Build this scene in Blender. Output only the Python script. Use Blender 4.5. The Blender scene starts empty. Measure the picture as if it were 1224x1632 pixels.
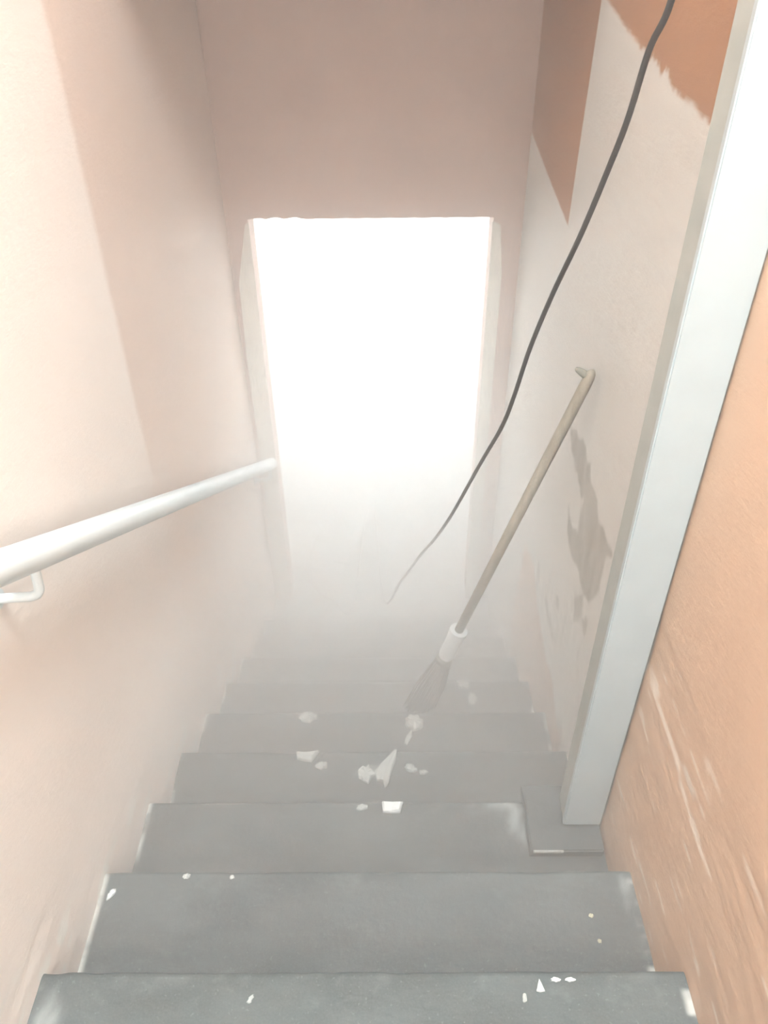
import bpy, bmesh, math, random
import numpy as np
from mathutils import Vector, Matrix

random.seed(7); np.random.seed(7)
S = bpy.context.scene
C = S.collection

# ------------------------------------------------------------------ camera
cam_d = bpy.data.cameras.new('camera'); cam = bpy.data.objects.new('camera', cam_d); C.objects.link(cam)
YAW, PITCH, ROLL = -0.0120, 0.6711, -0.0140
fw = Vector((math.sin(YAW)*math.cos(PITCH), math.cos(YAW)*math.cos(PITCH), -math.sin(PITCH)))
rt = Vector((math.cos(YAW), -math.sin(YAW), 0)); up = rt.cross(fw)
r2 = rt*math.cos(ROLL) + up*math.sin(ROLL); u2 = up*math.cos(ROLL) - rt*math.sin(ROLL)
M = Matrix((r2, u2, -fw)).transposed().to_4x4(); M.translation = (0.063, 0.0, 1.605)
cam.matrix_world = M
cam_d.sensor_fit = 'VERTICAL'; cam_d.sensor_height = 36.0; cam_d.lens = 1272.0/1632.0*36.0
cam_d.clip_start = 0.02
S.camera = cam

# ------------------------------------------------------------------ world, view, light
S.view_settings.view_transform = 'Standard'; S.view_settings.look = 'None'
S.view_settings.gamma = 1.0; S.view_settings.use_curve_mapping = False
S.view_settings.exposure = 0.43
S.cycles.use_denoising = True
S.cycles.max_bounces = 9; S.cycles.diffuse_bounces = 3; S.cycles.glossy_bounces = 1; S.cycles.volume_bounces = 7
S.cycles.use_adaptive_sampling = True; S.cycles.adaptive_threshold = 0.2; S.cycles.adaptive_min_samples = 8
S.cycles.transparent_max_bounces = 32
S.cycles.sample_clamp_indirect = 6.0
w = bpy.data.worlds.new('world'); S.world = w; w.use_nodes = True
w.node_tree.nodes['Background'].inputs[0].default_value = (0.9, 0.93, 1.0, 1)
w.node_tree.nodes['Background'].inputs[1].default_value = 0.05

def area(name, loc, target, size, size_y, power, col):
    l = bpy.data.lights.new(name, 'AREA'); l.shape = 'RECTANGLE'; l.size = size; l.size_y = size_y
    l.energy = power; l.color = col
    o = bpy.data.objects.new(name, l); C.objects.link(o); o.location = loc
    o.rotation_euler = (Vector(target) - Vector(loc)).to_track_quat('-Z', 'Y').to_euler()
    return o
area('landing_ceiling_light', (0.26, 0.22, 3.88), (-0.15, 1.2, -0.5), 0.62, 1.0, 142, (0.84, 0.965, 1.0))
area('landing_added_light', (0.36, -1.25, 2.05), (-0.25, 1.2, -0.1), 0.35, 0.35, 27, (0.86, 0.965, 1.0))  # second light added behind the camera, lifts lower left wall and post
area('lower_room_light', (0.0, 4.75, 0.78), (0.0, 4.75, -1.6), 2.2, 1.6, 82, (0.945, 0.995, 1.0))
area('lower_room_fill', (0.0, 6.7, -0.45), (0.0, 3.0, -0.6), 3.2, 1.7, 54, (0.945, 0.995, 1.0))  # added fill at the unseen back of the room, brightens the haze

# ------------------------------------------------------------------ measures
W = 0.60            # half width of the stairwell
Y0, RUN, RISE = 0.6397, 0.28463, 0.1779
DY = 3.25           # face of the end wall with the doorway
FLOOR = -9*RISE
XL, XR, ZL = -0.510, 0.482, 0.534

# ------------------------------------------------------------------ material helpers
def mat(name, build):
    m = bpy.data.materials.new(name); m.use_nodes = True
    nt = m.node_tree; nt.nodes.clear()
    out = nt.nodes.new('ShaderNodeOutputMaterial')
    build(N(nt), out); return m
class N:
    def __init__(s, nt): s.nt = nt
    def n(s, t, **k):
        x = s.nt.nodes.new(t)
        for a, b in k.items(): setattr(x, a, b)
        return x
    def put(s, sock, v):
        if isinstance(v, bpy.types.NodeSocket): s.nt.links.new(v, sock)
        elif v is not None:
            if sock.type == 'RGBA' and len(v) == 3: v = (*v, 1)
            sock.default_value = v
    def pos(s, scale=(1, 1, 1)):
        g = s.n('ShaderNodeNewGeometry'); m = s.n('ShaderNodeMapping'); s.put(m.inputs[0], g.outputs['Position'])
        m.inputs[3].default_value = scale; return m.outputs[0]
    def noise(s, vec, scale, detail=4, rough=0.6):
        x = s.n('ShaderNodeTexNoise'); s.put(x.inputs['Vector'], vec); x.inputs['Scale'].default_value = scale
        x.inputs['Detail'].default_value = detail; x.inputs['Roughness'].default_value = rough
        return x.outputs['Fac']
    def mr(s, v, a, b, c=0.0, d=1.0, smooth=True):
        x = s.n('ShaderNodeMapRange'); x.interpolation_type = 'SMOOTHSTEP' if smooth else 'LINEAR'
        s.put(x.inputs[0], v)
        for i, q in enumerate((a, b, c, d)): x.inputs[i+1].default_value = q
        return x.outputs[0]
    def math(s, op, a, b=None):
        x = s.n('ShaderNodeMath', operation=op); s.put(x.inputs[0], a)
        if b is not None: s.put(x.inputs[1], b)
        return x.outputs[0]
    def mix(s, f, a, b):
        x = s.n('ShaderNodeMix', data_type='RGBA'); s.put(x.inputs[0], f); s.put(x.inputs[6], a); s.put(x.inputs[7], b)
        return x.outputs[2]
    def attr(s, name): return s.n('ShaderNodeAttribute', attribute_name=name).outputs['Fac']
    def bump(s, h, strength=0.3, dist=0.01):
        x = s.n('ShaderNodeBump'); x.inputs['Strength'].default_value = strength; x.inputs['Distance'].default_value = dist
        s.put(x.inputs['Height'], h); return x.outputs[0]
    def bsdf(s, out, col, rough=0.6, normal=None, metal=0.0, spec=0.4):
        b = s.n('ShaderNodeBsdfPrincipled'); s.put(b.inputs['Base Color'], col); s.put(b.inputs['Roughness'], rough)
        b.inputs['Metallic'].default_value = metal; b.inputs['Specular IOR Level'].default_value = spec
        if normal is not None: s.put(b.inputs['Normal'], normal)
        s.nt.links.new(b.outputs[0], out.inputs[0]); return b

PEACH = (0.76, 0.61, 0.525); PALE = (0.88, 0.79, 0.73); DEEP = (0.40, 0.205, 0.115); ORANGE = (0.68, 0.455, 0.315); CREAM = (0.67, 0.63, 0.585)

def b_left(k, out):
    p = k.pos(); n1 = k.noise(p, 2.2, 3); n2 = k.noise(k.pos((1, 1.0, 2.6)), 26, 5)
    c = k.mix(k.mr(n1, .3, .7), PEACH, (PEACH[0]*.95, PEACH[1]*.96, PEACH[2]*.98))
    c = k.mix(k.attr('pale'), c, PALE)
    c = k.mix(k.attr('scuff'), c, (.86, .82, .76))
    k.bsdf(out, c, .55, k.bump(n2, .25, .006))
def b_right(k, out):
    p = k.pos(); n1 = k.noise(p, 3.0, 3); n2 = k.noise(k.pos((1, 1.0, 3.2)), 22, 6); n3 = k.noise(k.pos((1, .7, 5)), 9, 5)
    o = k.mix(k.mr(n1, .3, .7), ORANGE, (ORANGE[0]*.93, ORANGE[1]*.92, ORANGE[2]*.92))
    o = k.mix(k.attr('deep'), o, DEEP)
    cr = k.mix(k.mr(n3, .40, .70), CREAM, (.645, .60, .555))
    c = k.mix(k.attr('cream'), o, cr)
    c = k.mix(k.attr('peach'), c, (.57, .40, .315))
    c = k.mix(k.attr('stain'), c, (.345, .31, .265))
    c = k.mix(k.attr('dirt'), c, (.27, .20, .15))
    c = k.mix(k.attr('scuff'), c, (.88, .76, .66))
    k.bsdf(out, c, .5, k.bump(n2, .3, .006))
def b_far(k, out):
    n1 = k.noise(k.pos(), 3.0, 3); n2 = k.noise(k.pos(), 26, 5)
    c = k.mix(k.mr(n1, .3, .7), (.57, .41, .345), (.53, .375, .315))
    k.bsdf(out, c, .6, k.bump(n2, .25, .006))
def b_step(k, out):
    g = k.n('ShaderNodeNewGeometry'); sp = k.n('ShaderNodeSeparateXYZ'); k.put(sp.inputs[0], g.outputs['Position'])
    n1 = k.noise(k.pos((1, 2.2, 2.2)), 3.2, 5, .65); n2 = k.noise(k.pos(), 55, 4); n3 = k.noise(k.pos((1, 1.5, 1)), 14, 5, .7); n4 = k.noise(k.pos(), 130, 2)
    c = k.mix(k.mr(n1, .32, .68), (.042, .055, .058), (.095, .115, .118))
    c = k.mix(k.mr(n3, .54, .74, 0, .6), c, (.17, .205, .20))
    c = k.mix(k.mr(n4, .64, .70, 0, .4), c, (.30, .35, .335))
    n5 = k.noise(k.pos(), 260, 2)
    c = k.mix(k.mr(n5, .25, .75, 0, .5, False), c, (.145, .168, .170))
    edge = k.mr(k.math('ABSOLUTE', sp.outputs[0]), .583, .598)
    e2 = k.math('MULTIPLY', edge, k.mr(k.noise(k.pos((1, 3, 1)), 3.1, 3), .47, .58, 0, .8))
    c = k.mix(e2, c, (.66, .66, .62))
    c = k.mix(k.attr('wear'), c, (.40, .43, .42))
    k.bsdf(out, c, k.mr(n1, .3, .7, .5, .7), k.bump(n2, .35, .004), spec=.35)
def b_plain(col, rough=.5, var=.06, scale=30, bump=.1, metal=0.0):
    def f(k, out):
        n = k.noise(k.pos(), scale, 4)
        c = k.mix(k.mr(n, .3, .7), col, tuple(max(0, q*(1-var)) for q in col))
        k.bsdf(out, c, rough, k.bump(n, bump, .004), metal)
    return f
def b_wood(k, out):
    n = k.noise(k.pos((6, 6, .8)), 9, 5)
    k.bsdf(out, k.mix(k.mr(n, .3, .7), (.40, .35, .285), (.30, .26, .205)), .6, k.bump(n, .2, .003))

MAT = dict(
    left=mat('peach_plaster', b_left), right=mat('repainted_plaster', b_right), far=mat('end_wall_plaster', b_far),
    step=mat('worn_grey_paint', b_step),
    white=mat('gloss_white_paint', b_plain((.74, .79, .80), .3, .03, 12, .05)),
    post=mat('post_paint', b_plain((.465, .52, .535), .38, .05, 16, .12)),
    rawedge=mat('post_edge_paint', b_plain((.40, .41, .38), .6, .10, 20, .15)),
    ceil=mat('ceiling_paint', b_plain((.42, .28, .22), .7)),
    room=mat('lower_room_paint', b_plain((.84, .83, .80), .7)),
    roomfloor=mat('lower_floor_paint', b_plain((.40, .42, .42), .6, .2, 5)),
    trim=mat('trim_paint', b_plain((.74, .68, .60), .5, .1, 14)),
    gapshade=mat('gap_shade_dark', b_plain((.035, .032, .028), .9)),
    cable=mat('cable_rubber', b_plain((.030, .028, .028), .5, .1)),
    wood=mat('pole_wood', b_wood),
    bristle=mat('bristle_fibre', b_plain((.22, .21, .19), .9, .3, 80)),
    plastic=mat('white_plastic', b_plain((.80, .80, .79), .4, .03)),
    plaster=mat('plaster_chip', b_plain((.58, .595, .57), .8, .2, 60, .4)),
    scrap=mat('floor_scrap', b_plain((.93, .94, .94), .7, .02)),
    paper=mat('white_scrap', b_plain((.76, .78, .77), .7, .02)),
    grit=mat('yellow_grit', b_plain((.66, .62, .45), .8)),
    metal=mat('dark_metal', b_plain((.25, .24, .20), .6, .1, 30, .1, 0.0)),
)

# ------------------------------------------------------------------ object helpers
def link(name, me, m, parent=None, smooth=False):
    if m is not None: me.materials.append(MAT[m])
    o = bpy.data.objects.new(name, me); C.objects.link(o)
    if parent: o.parent = parent
    if smooth: me.polygons.foreach_set('use_smooth', [True]*len(me.polygons))
    return o
def from_bm(name, bm, m, parent=None, smooth=False):
    bmesh.ops.recalc_face_normals(bm, faces=bm.faces)
    me = bpy.data.meshes.new(name); bm.to_mesh(me); bm.free(); return link(name, me, m, parent, smooth)
def tag(o, label, cat=None, group=None, kind=None):
    o['label'] = label
    if cat: o['category'] = cat
    if group: o['group'] = group
    if kind: o['kind'] = kind
    return o
def struct(o, label): o['kind'] = 'structure'; o['label'] = label; return o
def empty(name, loc):
    o = bpy.data.objects.new(name, None); C.objects.link(o); o.location = loc; o.empty_display_size = .05; return o
def bx(bm, x0, x1, y0, y1, z0, z1):
    v = [bm.verts.new((x, y, z)) for x in (x0, x1) for y in (y0, y1) for z in (z0, z1)]
    for f in ((0, 1, 3, 2), (4, 6, 7, 5), (0, 4, 5, 1), (2, 3, 7, 6), (0, 2, 6, 4), (1, 5, 7, 3)):
        bm.faces.new([v[i] for i in f])
    return v
def tube(bm, pts, radii, seg=14, cap=True):
    pts = [Vector(p) for p in pts]; rings = []; ref = None
    if not isinstance(radii, (list, tuple)): radii = [radii]*len(pts)
    for i, p in enumerate(pts):
        t = (pts[min(i+1, len(pts)-1)] - pts[max(i-1, 0)]).normalized()
        if ref is None: ref = t.orthogonal().normalized()
        a = (ref - t*ref.dot(t)).normalized(); b = t.cross(a); ref = a
        rings.append([bm.verts.new(p + (a*math.cos(q*2*math.pi/seg) + b*math.sin(q*2*math.pi/seg))*radii[i]) for q in range(seg)])
    for r, s in zip(rings, rings[1:]):
        for q in range(seg): bm.faces.new((r[q], r[(q+1) % seg], s[(q+1) % seg], s[q]))
    if cap: bm.faces.new(rings[0][::-1]); bm.faces.new(rings[-1])
def spline(pts, n=6):
    P = [Vector(p) for p in pts]; out = []
    for i in range(len(P)-1):
        a, b, c, d = P[max(i-1, 0)], P[i], P[i+1], P[min(i+2, len(P)-1)]
        for k in range(n):
            t = k/n
            out.append(.5*((2*b) + (c-a)*t + (2*a-5*b+4*c-d)*t*t + (3*b-3*c+d-a)*t**3))
    out.append(P[-1]); return out

# numpy value noise for relief and ragged mask edges
def vnoise(u, v, seed=0):
    g = np.random.RandomState(seed).rand(256, 256)
    iu, iv = np.floor(u).astype(int), np.floor(v).astype(int); fu, fv = u-iu, v-iv
    fu = fu*fu*(3-2*fu); fv = fv*fv*(3-2*fv); G = lambda a, b: g[a % 256, b % 256]
    return (G(iu, iv)*(1-fu)+G(iu+1, iv)*fu)*(1-fv) + (G(iu, iv+1)*(1-fu)+G(iu+1, iv+1)*fu)*fv
def fbm(u, v, o=4, seed=0):
    s = 0*u; a = .5
    for i in range(o): s = s + a*vnoise(u*2**i, v*2**i, seed+i); a *= .5
    return s
def sstep(x, a, b):
    t = np.clip((x-a)/(b-a), 0, 1); return t*t*(3-2*t)
def sdist(y, z, poly):
    """signed distance to a polygon in the wall plane, positive inside"""
    P = np.array(poly, float); d = np.full(y.shape, 1e9); ins = np.zeros(y.shape, bool)
    for (ay, az), (by, bz) in zip(P, np.roll(P, -1, 0)):
        ey, ez = by-ay, bz-az; t = np.clip(((y-ay)*ey+(z-az)*ez)/(ey*ey+ez*ez+1e-12), 0, 1)
        d = np.minimum(d, np.hypot(y-ay-t*ey, z-az-t*ez))
        c = ((az > z) != (bz > z)); ins ^= c & (y < (by-ay)*(z-az)/(bz-az+1e-15)+ay)
    return np.where(ins, d, -d)
def pmask(y, z, poly, soft=.006, rag=0.0, seed=1, fy=30, fz=30):
    d = sdist(y, z, poly)
    if rag: d = d + rag*(fbm(y*fy, z*fz, 3, seed)-.45)*2
    return sstep(d, -soft, soft)

def wall_grid(name, side, ys, zs, relief, masks, m, thick=.14):
    """plastered side wall: fine grid towards the stairs, closed box behind"""
    yy, zz = np.meshgrid(ys, zs, indexing='ij'); ny, nz = yy.shape
    x = side*W + side*relief(yy, zz)
    v = np.stack([x, yy, zz], -1).reshape(-1, 3)
    i = np.arange(ny*nz).reshape(ny, nz)
    q = np.stack([i[:-1, :-1], i[1:, :-1], i[1:, 1:], i[:-1, 1:]], -1).reshape(-1, 4)
    if side > 0: q = q[:, ::-1]
    b0 = len(v); xb = side*(W+thick)
    back = np.array([[xb, ys[0], zs[0]], [xb, ys[-1], zs[0]], [xb, ys[-1], zs[-1]], [xb, ys[0], zs[-1]]])
    v = np.concatenate([v, back])
    a, b, c, d = i[0, 0], i[-1, 0], i[-1, -1], i[0, -1]
    ex = [(b0, b0+1, b0+2, b0+3), (a, b, b0+1, b0), (b, c, b0+2, b0+1), (c, d, b0+3, b0+2), (d, a, b0, b0+3)]
    me = bpy.data.meshes.new(name); me.from_pydata(v.tolist(), [], q.tolist()+ex); me.update()
    for k, fn in masks.items():
        at = me.attributes.new(k, 'FLOAT', 'POINT'); at.data.foreach_set('value', np.concatenate([fn(yy, zz).ravel(), np.zeros(4)]).astype(np.float32))
    sm = np.ones(len(me.polygons), bool); sm[-5:] = False
    me.polygons.foreach_set('use_smooth', sm)
    return link(name, me, m)

# ------------------------------------------------------------------ the side walls
zs = np.concatenate([np.arange(-1.75, 1.52, .009), np.arange(1.53, 4.00, .06), [4.00]])
ysL = np.concatenate([np.arange(-1.5, .35, .05), np.arange(.36, DY, .009), [DY]])
def reliefL(y, z):
    lo = sstep(-(z+ (y-.6)*.6), -.35, .0)
    return .010*(fbm(y*1.6, z*1.6, 2, 3)-.45) + (.0006+.004*lo)*(fbm(y*9, z*26, 4, 5)-.45)
def paleL(y, z):  # paler tone on the near part, weaker low down
    e = 1.80 + .012*(fbm(y*0+3, z*7, 3, 8)-.45)
    n = .3*(fbm(y*3, z*3, 3, 4)-.45)
    hi = sstep(z+n, .12, .62); lo = 1-sstep(y+n, 1.45, 2.15)
    return hi*(1-sstep(y, e-.022, e+.022)) + (1-hi)*lo*.8
def scuffL(y, z):
    n = fbm(y*11, z*30, 4, 12); return sstep(n, .575, .62)*sstep(-(z-.16+(y-.55)*.6), -.02, .10)*.9
wl = wall_grid('wall_left', -1, ysL, zs, reliefL, dict(pale=paleL, scuff=scuffL), 'left')
struct(wl, 'peach plastered left wall of the stairwell, paler on its near part')

ysR = np.concatenate([np.arange(-1.5, .25, .05), np.arange(.26, DY, .0075), [DY]])
zsR = np.concatenate([np.arange(-1.75, 1.52, .0075), np.arange(1.53, 4.00, .06), [4.00]])
STAIN = [(2.03, .321), (1.953, .343), (1.876, .365), (1.812, .359), (1.748, .349), (1.727, .33), (1.664, .329), (1.62, .295), (1.574, .312), (1.501, .312), (1.459, .308), (1.496, .257), (1.497, .21), (1.497, .159), (1.527, .092), (1.555, .055), (1.61, .031), (1.659, .036), (1.699, .047), (1.763, .022), (1.83, .021), (1.884, .05), (1.896, .109), (1.821, .101), (1.768, .13), (1.77, .204), (1.778, .235), (1.85, .247), (1.942, .263), (2.014, .281)]
STREAKS = [[(1.683, -.04), (1.615, .026), (1.589, -.01), (1.588, -.059), (1.65, -.115)], [(1.58, -.038), (1.52, .016), (1.52, -.029), (1.54, -.063)],
           [(2.182, -.364), (2.134, -.34), (2.127, -.405), (2.136, -.477), (2.185, -.482)], [(2.036, -.38), (1.997, -.352), (1.911, -.376), (1.797, -.366), (1.844, -.407), (1.949, -.416)],
           [(1.871, -.229), (1.837, -.205), (1.816, -.249), (1.854, -.269)]]
PEACHP = [(2.424, -.491), (2.25, -.441), (2.109, -.501), (1.899, -.541), (1.746, -.525), (1.669, -.559), (1.558, -.576), (1.503, -.783), (1.813, -1.274), (2.434, -1.23), (2.523, -.914)]
DIRT = [(1.76, -.76), (1.56, -.56), (1.40, -.70), (1.40, -.95), (1.72, -1.15), (1.85, -1.08)]
CREAMP = [(1.12, 1.265), (1.465, 1.28), (1.636, 1.292), (1.72, 1.302), (1.80, 1.306), (1.9, 1.313), (2.08, 1.335), (2.3, 1.367), (2.367, 1.375), (2.422, .779), (3.30, .852), (3.30, -1.8), (1.12, -1.8)]
def creamR(y, z):
    near = sstep(y, 1.5, 1.9)*0+1
    d = sdist(y, z, CREAMP); teeth = (.020+.035*np.exp(-((y-1.74)/.13)**2))*(fbm(y*38, z*5, 2, 21)-.42)*(sstep(z, 1.1, 1.2))*(1-sstep(y, 2.0, 2.3))
    return sstep(d+teeth, -.005, .005)
def reliefR(y, z):
    lo = 1-sstep(z, .40, .455); near = 1-sstep(y, 1.05, 1.3)
    r = .008*(fbm(y*1.6, z*1.6, 2, 33)-.45) + .0008*(fbm(y*10, z*20, 4, 35)-.45)
    r = r + lo*near*(.0048*(fbm(y*5, z*30, 4, 37)-.45) + .0025*(fbm(y*14, z*18, 3, 39)-.45) + .0025)
    return r
def scuffR(y, z):
    n = fbm(y*6.5, z*42, 4, 41); return sstep(n, .635, .70)*(1-sstep(z, .40, .45))*(1-sstep(y, 1.05, 1.15))*.65
wr = wall_grid('wall_right', 1, ysR, zsR, reliefR, dict(
    cream=creamR, scuff=scuffR, deep=lambda y, z: sstep(y, 1.13, 1.15)*sstep(z, .2, .5),
    stain=lambda y, z: np.maximum.reduce([pmask(y, z, STAIN, .010, .020, 51, 30, 16)*(.45+.6*fbm(y*30, z*9, 3, 57))] + [pmask(y, z, s, .012, .020, 52, 40, 16)*.6 for s in STREAKS] + [sstep(fbm(y*38, z*7, 3, 58), .56, .66)*pmask(y, z, [(1.55, .02), (2.3, -.25), (2.25, -.55), (1.75, -.45), (1.5, -.2)], .06)*.35]),
    peach=lambda y, z: pmask(y, z, PEACHP, .02, .03, 53, 8, 12)*.85,
    dirt=lambda y, z: pmask(y, z, DIRT, .06, .05, 54, 12, 12)*.62), 'right')
struct(wr, 'right stairwell wall, rough orange plaster near and stained cream paint beyond the post')

# ------------------------------------------------------------------ end wall with doorway, ceilings, floors, lower room
bm = bmesh.new()
T = .14
bx(bm, -W-.14, XL, DY, DY+T, FLOOR-.15, 4.00); bx(bm, XR, W+.14, DY, DY+T, FLOOR-.15, 4.00); 
n = 40; lo = []; 
for i in range(n+1):
    x = XL+(XR-XL)*i/n; z = ZL + (.006 if 1 < i < 9 and i % 3 else 0) + .0012*math.sin(i*1.7)
    lo.append((x, z))
v0 = [bm.verts.new((x, DY, z)) for x, z in lo]; v1 = [bm.verts.new((x, DY+T, z)) for x, z in lo]
v2 = [bm.verts.new((x, DY, 4.00)) for x, z in lo]; v3 = [bm.verts.new((x, DY+T, 4.00)) for x, z in lo]
for i in range(n):
    for f in ((v0[i], v0[i+1], v2[i+1], v2[i]), (v1[i], v3[i], v3[i+1], v1[i+1]), (v0[i], v1[i], v1[i+1], v0[i+1]), (v2[i], v2[i+1], v3[i+1], v3[i])): bm.faces.new(f)
struct(from_bm('wall_far', bm, 'far'), 'dusky pink end wall above the bright doorway')

def box_struct(name, label, m, *b):
    bm = bmesh.new()
    for q in b: bx(bm, *q)
    return struct(from_bm(name, bm, m), label)
box_struct('ceiling', 'ceiling over the stairwell', 'ceil', (-W-.14, W+.14, -1.6, 2.05, 4.00, 4.14), (-W, W, 2.05, DY, 1.74, 4.00))
box_struct('wall_back', 'wall behind the top landing', 'left', (-W-.14, W+.14, -1.64, -1.5, -.2, 4.00))
box_struct('floor_upper', 'grey top landing', 'step', (-W, W, -1.5, Y0-4*RUN-.025, 3*RISE-.4, 3*RISE+RISE))
box_struct('floor', 'grey floor at the foot of the stairs', 'roomfloor', (-2.4, 2.4, Y0+8*RUN-.03, 7.2, FLOOR-.15, FLOOR))
RX, RY1, RZ = 2.2, 6.9, .86
box_struct('wall_lower_room', 'white walls of the room behind the doorway', 'room',
           (-RX-.1, -W-.14, DY+T-.1, DY+T, FLOOR, RZ), (W+.14, RX+.1, DY+T-.1, DY+T, FLOOR, RZ),
           (-RX-.1, -RX, DY+T, RY1, FLOOR, RZ), (RX, RX+.1, DY+T, RY1, FLOOR, RZ), (-RX-.1, RX+.1, RY1, RY1+.1, FLOOR, RZ))
box_struct('ceiling_lower_room', 'white ceiling of the room behind the doorway', 'room', (-RX-.1, RX+.1, DY+T, RY1+.1, RZ, RZ+.12))

# pale strips of trim on the narrow wall on either side of the doorway
def trim(name, pts, t, label):
    bm = bmesh.new()
    a = [bm.verts.new((x, DY-t, z)) for x, z in pts]; b = [bm.verts.new((x, DY+.002, z)) for x, z in pts]
    bm.faces.new(a); bm.faces.new(b[::-1])
    for i in range(len(pts)): bm.faces.new((a[i], b[i], b[(i+1) % len(pts)], a[(i+1) % len(pts)]))
    bmesh.ops.bevel(bm, geom=[e for e in bm.edges], offset=.003, segments=2, affect='EDGES')
    return struct(from_bm(name, bm, 'trim'), label)
trim('trim_1', [(XL+.004, FLOOR), (XL+.004, ZL-.01), (XL-.012, ZL-.02), (XL-.066, .27), (XL-.074, -.05), (XL-.074, FLOOR)], .007, 'pale strip left of the doorway')
trim('trim_2', [(XR-.004, FLOOR), (XR-.004, ZL-.015), (XR+.030, ZL-.03), (XR+.050, .3), (XR+.052, FLOOR)], .007, 'pale strip right of the doorway')

# ------------------------------------------------------------------ staircase
stairs = empty('staircase', (0, Y0+8*RUN, FLOOR))
tag(stairs, 'worn grey painted concrete staircase descending to the bright doorway', 'staircase')
WEAR = {2: [(.33, 1.185, .055, .02), (.385, 1.165, .02, .05), (.40, 1.10, .012, .04)], 3: [(-.01, 1.42, .05, .02)], 8: [(-.25, 2.9, .25, .012)],
        0: [(-.57, .55, .03, .07)], 1: [(.585, .88, .016, .05)]}
def make_step(k):
    top = -k*RISE; y1 = Y0+k*RUN; y0 = y1-RUN-.022; bot = top-RISE-.02 if k < 8 else FLOOR-.02
    r = .013; prof = [(y0, top)]
    for q in np.linspace(y0, y1-r, 14)[1:-1]: prof.append((q, top))
    for a in np.linspace(90, -60, 7): prof.append((y1-r+r*math.cos(math.radians(a)), top-r+r*math.sin(math.radians(a))))
    prof += [(y1-.020, top-.04), (y1-.022, bot), (y0, bot)]
    xs = np.linspace(-W-.004, W+.004, 97); P = np.array(prof)
    xx, pi = np.meshgrid(xs, np.arange(len(P)), indexing='ij')
    yy, zz = P[pi, 0], P[pi, 1]
    edge = ((pi >= 13) & (pi <= 19))
    yy = yy + edge*(-.007*np.clip(fbm(xx*14+k*7.3, yy*0+k, 4, 60+k)-.52, 0, 1)*2 + .002*(fbm(xx*3, yy*0+k*3.1, 2, 80)-.4))
    zz = zz + (pi < 20)*.0022*(fbm(xx*6+k*5, yy*6, 3, 70)-.45)
    ny, nz = xx.shape; i = np.arange(ny*nz).reshape(ny, nz); j = np.roll(i, -1, 1)
    q = np.stack([i[:-1], j[:-1], j[1:], i[1:]], -1).reshape(-1, 4).tolist()
    me = bpy.data.meshes.new('step'); v = np.stack([xx, yy, zz], -1).reshape(-1, 3)
    me.from_pydata((v-np.array([0, Y0+8*RUN, FLOOR])).tolist(), [], q+[i[0][::-1].tolist(), i[-1].tolist()])
    wm = 0*xx
    for cx, cy, sx, sy in WEAR.get(k, []):
        d = np.hypot((xx-cx)/sx, (yy-cy)/sy)+.9*(fbm(xx*30, yy*30, 4, 90+k)-.45)*2
        wm = np.maximum(wm, (1-sstep(d, .3, 1.1))*.75)
    chips = sstep(fbm(xx*26+k*9, yy*40, 3, 99), .60, .66)*edge*.12
    at = me.attributes.new('wear', 'FLOAT', 'POINT'); at.data.foreach_set('value', np.maximum(wm, chips).ravel().astype(np.float32))
    bm = bmesh.new(); bm.from_mesh(me); bmesh.ops.recalc_face_normals(bm, faces=bm.faces); bm.to_mesh(me); bm.free()
    o = link('step', me, 'step', stairs)
    sm = np.ones(len(me.polygons), bool); sm[-2:] = False; me.polygons.foreach_set('use_smooth', sm)
    me.set_sharp_from_angle(angle=math.radians(38))
for k in range(-3, 9): make_step(k)

# ------------------------------------------------------------------ white post on its low pad
PADZ = -2*RISE+.030
pad = empty('concrete_pad', (.505, 1.15, -2*RISE))
tag(pad, 'low grey block on the third step under the white post', 'block')
bm = bmesh.new(); bx(bm, .412-.505, W-.003-.505, 1.048-1.15, 1.236-1.15, .001, .030)
bmesh.ops.subdivide_edges(bm, edges=bm.edges, cuts=5, use_grid_fill=True)
for v in bm.verts:
    if v.co.x < -.09: v.co.x += random.uniform(-.003, .003)
bmesh.ops.bevel(bm, geom=[e for e in bm.edges if e.calc_face_angle(0) > .8], offset=.004, segments=2, affect='EDGES')
from_bm('slab', bm, 'step', pad)
bm = bmesh.new(); bx(bm, -.088, -.012, -.1035, -.098, .022, .0304)
bmesh.ops.bevel(bm, geom=bm.edges[:], offset=.0015, segments=1, affect='EDGES')
o = from_bm('worn_edge', bm, 'plaster', pad); o['label'] = 'whitish worn front edge'

post = empty('door_post', (.55, 1.15, PADZ))
tag(post, 'tall white painted post with a drab narrow side standing against the right wall', 'post')
bm = bmesh.new(); bx(bm, .500-.55, .596-.55, 1.112-1.15, 1.128-1.15, .012, 4.00-PADZ)
bmesh.ops.bevel(bm, geom=bm.edges[:], offset=.0025, segments=2, affect='EDGES')
from_bm('face_board', bm, 'post', post)
bm = bmesh.new(); bx(bm, .503-.55, .596-.55, 1.1285-1.15, 1.190-1.15, .012, 4.00-PADZ)
bmesh.ops.bevel(bm, geom=bm.edges[:], offset=.002, segments=2, affect='EDGES')
o = from_bm('stud', bm, 'rawedge', post); o['label'] = 'drab greenish grey side of the post'

bm = bmesh.new(); bx(bm, .506-.55, .594-.55, 1.119-1.15, 1.186-1.15, .0005, .0125)  # near-black strip stands in for the shade in the gap below the post
bmesh.ops.bevel(bm, geom=bm.edges[:], offset=.001, segments=1, affect='EDGES')
o = from_bm('gap_shade_strip', bm, 'gapshade', post); o['label'] = 'dark strip painted as the shaded gap under the post'

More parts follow.
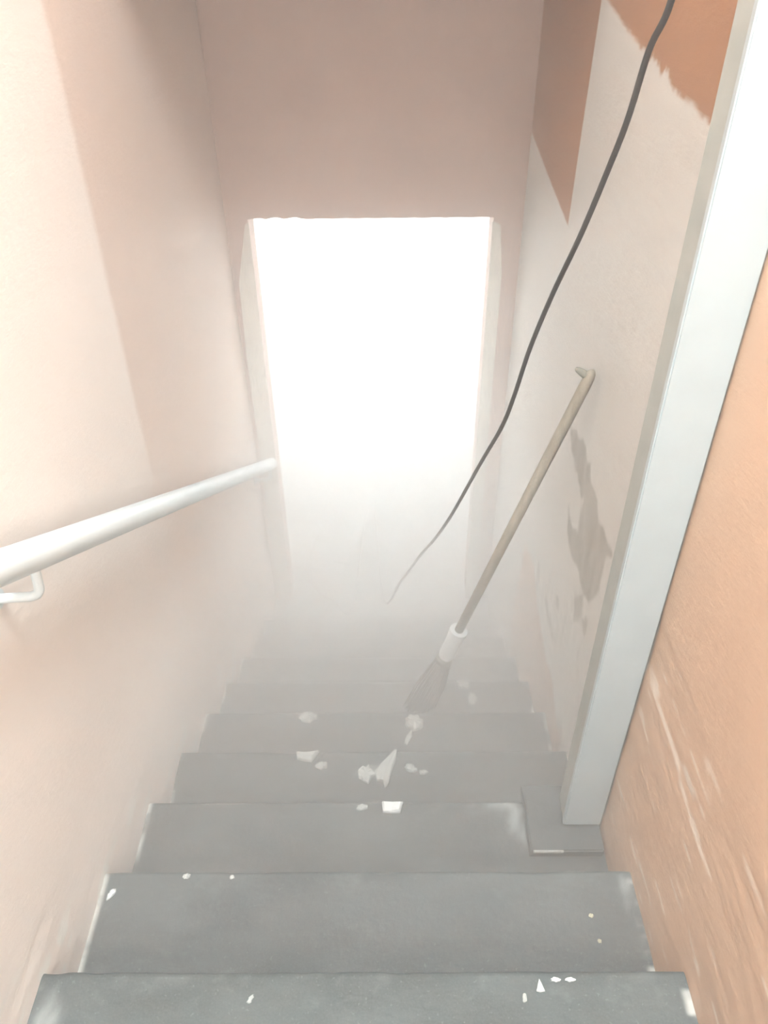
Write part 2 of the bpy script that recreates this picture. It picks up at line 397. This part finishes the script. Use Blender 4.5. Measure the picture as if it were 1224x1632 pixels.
# ------------------------------------------------------------------ left handrail
rail = empty('handrail', (-W, DY, FLOOR))
tag(rail, 'white round pipe handrail sloping down the left wall', 'handrail')
ro = Vector((-W, DY, FLOOR))
SL = -.618; rz = lambda y: .808+(y-.876)*SL
bm = bmesh.new(); ra, rb = Vector((-.52, -.6, rz(-.6))), Vector((-.52, 3.19, rz(3.19)))
tube(bm, [ra-ro, ra.lerp(rb, .5)-ro, rb-ro], .0275, 24)
bmesh.ops.bevel(bm, geom=[e for e in bm.edges if e.calc_face_angle(0) > 1.2], offset=.006, segments=3, affect='EDGES')
o = from_bm('pipe', bm, 'white', rail, True); o.data.set_sharp_from_angle(angle=math.radians(50))
for yb in (-.25, .955, 3.12):
    zb = rz(yb)-.022
    p = spline([(-.52, yb+.006, zb), (-.52, yb, zb-.035), (-.523, yb-.002, zb-.052), (-.535, yb-.003, zb-.062), (-.565, yb-.003, zb-.065), (-W+.004, yb-.003, zb-.068)], 5)
    bm = bmesh.new(); tube(bm, [q-ro for q in p], .0085, 12); br = from_bm('bracket', bm, 'white', rail, True)
    bm = bmesh.new(); tube(bm, [Vector((-W+.001, yb-.003, zb-.068))-ro, Vector((-W+.007, yb-.003, zb-.068))-ro], .018, 20)
    from_bm('wall_plate', bm, 'white', br)

# ------------------------------------------------------------------ hanging cable
CB = [(.495, 1.375, 1.735), (.494, 1.39, 1.62), (.489, 1.42, 1.457), (.478, 1.454, 1.386), (.470, 1.483, 1.279), (.458, 1.524, 1.176), (.441, 1.58, 1.047), (.417, 1.66, .889), (.395, 1.73, .726), (.379, 1.784, .567), (.363, 1.836, .439), (.328, 1.954, .233), (.27, 2.146, -.112), (.224, 2.3, -.356), (.18, 2.446, -.564), (.107, 2.687, -.932), (.02, 2.98, -1.34), (-.042, 3.985, -1.592), (-.10, 3.98, -1.594), (-.165, 3.171, -1.5945), (-.275, 3.237, -1.5945), (-.369, 3.314, -1.5945), (-.45, 3.5, -1.5945), (-.40, 3.8, -1.5945)]
bm = bmesh.new(); tube(bm, spline(CB, 8), .0055, 10)
tag(from_bm('cable', bm, 'cable', None, True), 'black cable hanging from above down to the foot of the stairs', 'cable')

# ------------------------------------------------------------------ long-handled brush leaning on the right wall
T0, B0 = Vector((.578, 1.817, .619)), Vector((.164, 1.932, -.889))
br = empty('broom', B0)
tag(br, 'wooden pole with white collar and dark brush leaning on the right wall', 'broom')
ax = (T0-B0); L = ax.length; ax.normalize()
at = lambda t: ax*(t*L)      # t = 0 at the floor end, 1 at the top
bm = bmesh.new(); tube(bm, [at(.30), at(.6), at(.97), at(.985), at(.995), at(1.0)], [.0155, .0155, .0155, .0145, .011, .005], 16)
hd = from_bm('handle', bm, 'wood', br, True)
bm = bmesh.new()
hp = at(.985); sd = Vector((-.6, .25, .35)).normalized()
tube(bm, [hp, hp+sd*.02, hp+sd*.036, hp+sd*.042], [.011, .0105, .008, .004], 10)
o = from_bm('hanging_knob', bm, 'metal', hd, True)
bm = bmesh.new(); tube(bm, [at(.212), at(.222), at(.25), at(.285), at(.300), at(.310)], [.024, .0275, .0275, .029, .033, .031], 20)
from_bm('collar', bm, 'plastic', br, True).data.set_sharp_from_angle(angle=math.radians(40))
bm = bmesh.new(); s1 = ax.cross(Vector((0, 1, 0))).normalized(); s2 = ax.cross(s1).normalized()
tube(bm, [at(.195), at(.205), at(.214)], [.030, .031, .024], 16)
from_bm('socket', bm, 'metal', br, True)
bm = bmesh.new()
for i in range(260):
    a = random.uniform(0, 2*math.pi); rr = math.sqrt(random.random()); c, s = math.cos(a)*rr, math.sin(a)*rr
    p0 = at(.2)+s1*c*.026+s2*s*.022
    pe = s1*c*.060+s2*s*.035; pe = Vector((pe.x, pe.y, 0)); pe.z = .004+random.uniform(0, .02)
    pe.x += random.uniform(-.008, .008)
    pm = p0.lerp(pe, .5)+s1*c*.010+s2*s*.006
    tube(bm, [p0, pm, pe], [.0028, .0028, .0018], 4)
o = from_bm('bristles', bm, 'bristle', br); o['kind'] = 'stuff'; o['label'] = 'dark worn bristles'

# ------------------------------------------------------------------ rubble and scraps on the steps
def chip(name, x, y, k, sx, sy, h, label, cat, m='plaster', group=None, seed=0, rot=0, shape=None):
    """an irregular broken piece lying flat on step k (9 = lower floor)"""
    R = random.Random(seed*13+5); z = (-k*RISE if k < 9 else FLOOR)+.0012
    nn = 19 if shape is None else len(shape); bm = bmesh.new(); rings = []
    for zz, sc in ((0, 1.0), (h*.65, .97), (h, .78)):
        ring = []
        for i in range(nn):
            if shape is None:
                a = 2*math.pi*i/nn; q = 1+R.uniform(-.30, .22) if not rings else None
                if q is None: b = rings[0][i].co; px, py = b.x*sc+R.uniform(-.04, .04)*sx, b.y*sc+R.uniform(-.04, .04)*sy
                else: px, py = math.cos(a)*sx*q, math.sin(a)*sy*q
            else: px, py = shape[i][0]*sx*sc, shape[i][1]*sy*sc
            ring.append(bm.verts.new((px, py, zz+(R.uniform(-.25, .25)*h if zz == h else 0))))
        rings.append(ring)
    for r, s in zip(rings, rings[1:]):
        for i in range(nn): bm.faces.new((r[i], r[(i+1) % nn], s[(i+1) % nn], s[i]))
    c = bm.verts.new((0, 0, h*1.05))
    for i in range(nn): bm.faces.new((rings[-1][i], rings[-1][(i+1) % nn], c))
    bm.faces.new(rings[0][::-1])
    o = from_bm(name, bm, m); o.location = (x, y, z); o.rotation_euler.z = rot
    return tag(o, label, cat, group)
G = 'plaster rubble on the steps'
chip('plaster_chunk', -.235, 1.752, 4, .032, .020, .014, 'pale plaster chunk on the fifth step, left of the rubble trail', 'rubble', group=G, seed=1)
chip('plaster_chunk', -.205, 1.468, 3, .034, .018, .016, 'pale wedge-shaped plaster piece left of the largest jagged piece', 'rubble', group=G, seed=2, shape=[(-1, .9), (-.2, .7), (1.1, 1), (.8, 0), (.45, -1), (-.3, -.8), (-.9, -.4)])
chip('plaster_crumb', -.157, 1.437, 3, .018, .014, .011, 'small round plaster crumb just right of the wedge-shaped piece', 'rubble', group=G, seed=3)
chip('plaster_chunk', .138, 1.725, 4, .032, .028, .018, 'blunt plaster lump below the brush, topmost of the rubble trail', 'rubble', group=G, seed=4)
chip('plaster_flake', -.020, 1.405, 3, .026, .030, .010, 'left greyish lobe of the large broken plaster patch', 'rubble', group=G, seed=5)
chip('plaster_flake', .042, 1.422, 3, .036, .052, .014, 'largest jagged plaster piece in the middle of the steps', 'rubble', group=G, seed=6,
     shape=[(-1, -.2), (-.5, .35), (.1, .8), (.75, 1.35), (.95, 1.3), (.8, .55), (.45, -.1), (.2, -.9), (-.1, -1.2), (-.3, -.75), (-.8, -.75)])
chip('plaster_sliver', .115, 1.665, 4, .010, .030, .006, 'thin plaster sliver between the lump and the largest piece', 'rubble', group=G, seed=7, rot=-.4)
chip('plaster_flake', .118, 1.425, 3, .022, .012, .010, 'elongated plaster flake right of the largest piece', 'rubble', group=G, seed=8, rot=-.5)
chip('plaster_crumb', .155, 1.412, 3, .014, .008, .006, 'small crumb at the tail of the elongated flake', 'rubble', group=G, seed=9)
chip('plaster_chunk', .060, 1.186, 2, .028, .016, .012, 'white squarish plaster piece on the edge of the third step', 'rubble', m='paper', group=G, seed=10, shape=[(-1, 1), (0, .9), (1.05, 1), (.9, .1), (.75, -.9), (-.2, -1), (-.9, -.8)])
chip('plaster_crumb', -.022, 1.188, 2, .016, .009, .005, 'faint crumb left of the white squarish piece', 'rubble', group=G, seed=11)
chip('plaster_crumb', .340, 2.040, 5, .024, .020, .010, 'pale crumb near the right wall beside the brush', 'rubble', group=G, seed=12)
chip('plaster_crumb', .372, 1.972, 5, .018, .030, .006, 'long faint crumb right of the brush, nearer than the pale one', 'rubble', group=G, seed=13)
chip('plaster_crumb', -.572, .868, 1, .006, .014, .006, 'tiny bright flake by the left wall on the second step', 'rubble', group=G, seed=14, rot=-.6, m='paper')
chip('plaster_crumb', -.411, .909, 1, .011, .006, .004, 'small flake on the second step edge, nearer the left wall', 'rubble', group=G, seed=15)
chip('plaster_crumb', -.306, .907, 1, .006, .005, .004, 'tiny flake on the second step edge, farther from the left wall', 'rubble', group=G, seed=16)
chip('grit', .494, .819, 1, .005, .005, .003, 'yellowish speck on the second step near the right wall, farther one', 'grit', m='grit', seed=17)
chip('grit', .501, .766, 1, .0045, .005, .003, 'yellowish speck on the second step near the right wall, nearer one', 'grit', m='grit', seed=18)
chip('plaster_crumb', .331, .610, 0, .008, .011, .006, 'white triangular flake on the nearest step edge', 'rubble', group=G, seed=19, m='paper', shape=[(0, 1.1), (.5, .2), (1, -.9), (-.2, -1), (-1, -.8), (-.5, .3)])
chip('plaster_crumb', .362, .621, 0, .009, .004, .003, 'thin white flake on the nearest step, right of the triangular one', 'rubble', group=G, seed=20, m='paper')
chip('plaster_crumb', .388, .621, 0, .010, .004, .003, 'rightmost thin white flake on the nearest step edge', 'rubble', group=G, seed=21, m='paper')
chip('plaster_crumb', .300, .590, 0, .004, .008, .003, 'faint speck on the nearest step below the triangular flake', 'rubble', group=G, seed=22)
chip('plaster_crumb', -.201, .588, 0, .004, .009, .003, 'faint slanted speck on the nearest step, left of centre', 'rubble', group=G, seed=23, rot=-.5)
chip('paper_scrap', -.237, 3.572, 9, .048, .030, .02, 'bright white scrap on the floor just past the doorway', 'scrap', m='scrap', seed=24, shape=[(-1, -.5), (-.7, .3), (.2, .8), (.8, 1), (1, -.1), (.9, -.8), (0, -.9)])
chip('paper_scrap', -.408, 3.598, 9, .030, .016, .012, 'smaller faint scrap left of the bright white scrap', 'scrap', m='scrap', seed=25)

# ------------------------------------------------------------------ haze (needs the shell above)
def b_haze(density):
    def f(k, out):
        v = k.n('ShaderNodeVolumeScatter'); v.inputs['Color'].default_value = (1, 1, 1, 1); v.inputs['Anisotropy'].default_value = .35
        v.inputs['Density'].default_value = density; k.nt.links.new(v.outputs[0], out.inputs['Volume'])
    return f
# y0, y1, z0, z1, density: thicker towards the doorway and low down
HAZE = [(-1.40, .70, -.30, .55, .20), (-1.40, .70, .55, 3.98, .05), (.70, 1.20, -.60, .0, .85), (.70, 1.20, .0, .55, .16), (.70, 1.20, .55, 3.98, .05)]
for y0, y1, zb, zm, zt, dl, dm, dh in ((1.20, 1.80, -1.0, .50, 3.98, .95, .17, .04), (1.80, 2.40, -1.3, .60, 1.73, 1.05, .28, .05), (2.40, 2.85, FLOOR-.01, .75, 1.73, 0.88, .40, .19), (2.85, 3.37, FLOOR-.01, .95, 1.73, 0.75, .60, .46)):
    HAZE += [(y0, y1, zb, .0, dl), (y0, y1, .0, zm, dm), (y0, y1, zm, zt, dh)]
HAZE += [(3.395, RY1-.01, FLOOR-.01, RZ-.01, .58)]
bm = bmesh.new()
for i, (y0, y1, z0, z1, d) in enumerate(HAZE):
    hx = RX-.01 if i == len(HAZE)-1 else W+.02
    k0 = len(bm.faces); bx(bm, -hx, hx, y0+.0005, y1-.0005, z0+.0005, z1-.0005); bm.faces.ensure_lookup_table()
    for f in bm.faces[k0:]: f.material_index = i
hz = from_bm('haze', bm, None)
for i, q in enumerate(HAZE): hz.data.materials.append(mat('haze', b_haze(q[4])))
tag(hz, 'pale haze filling the stairwell, thickest at the doorway', 'haze', kind='stuff')
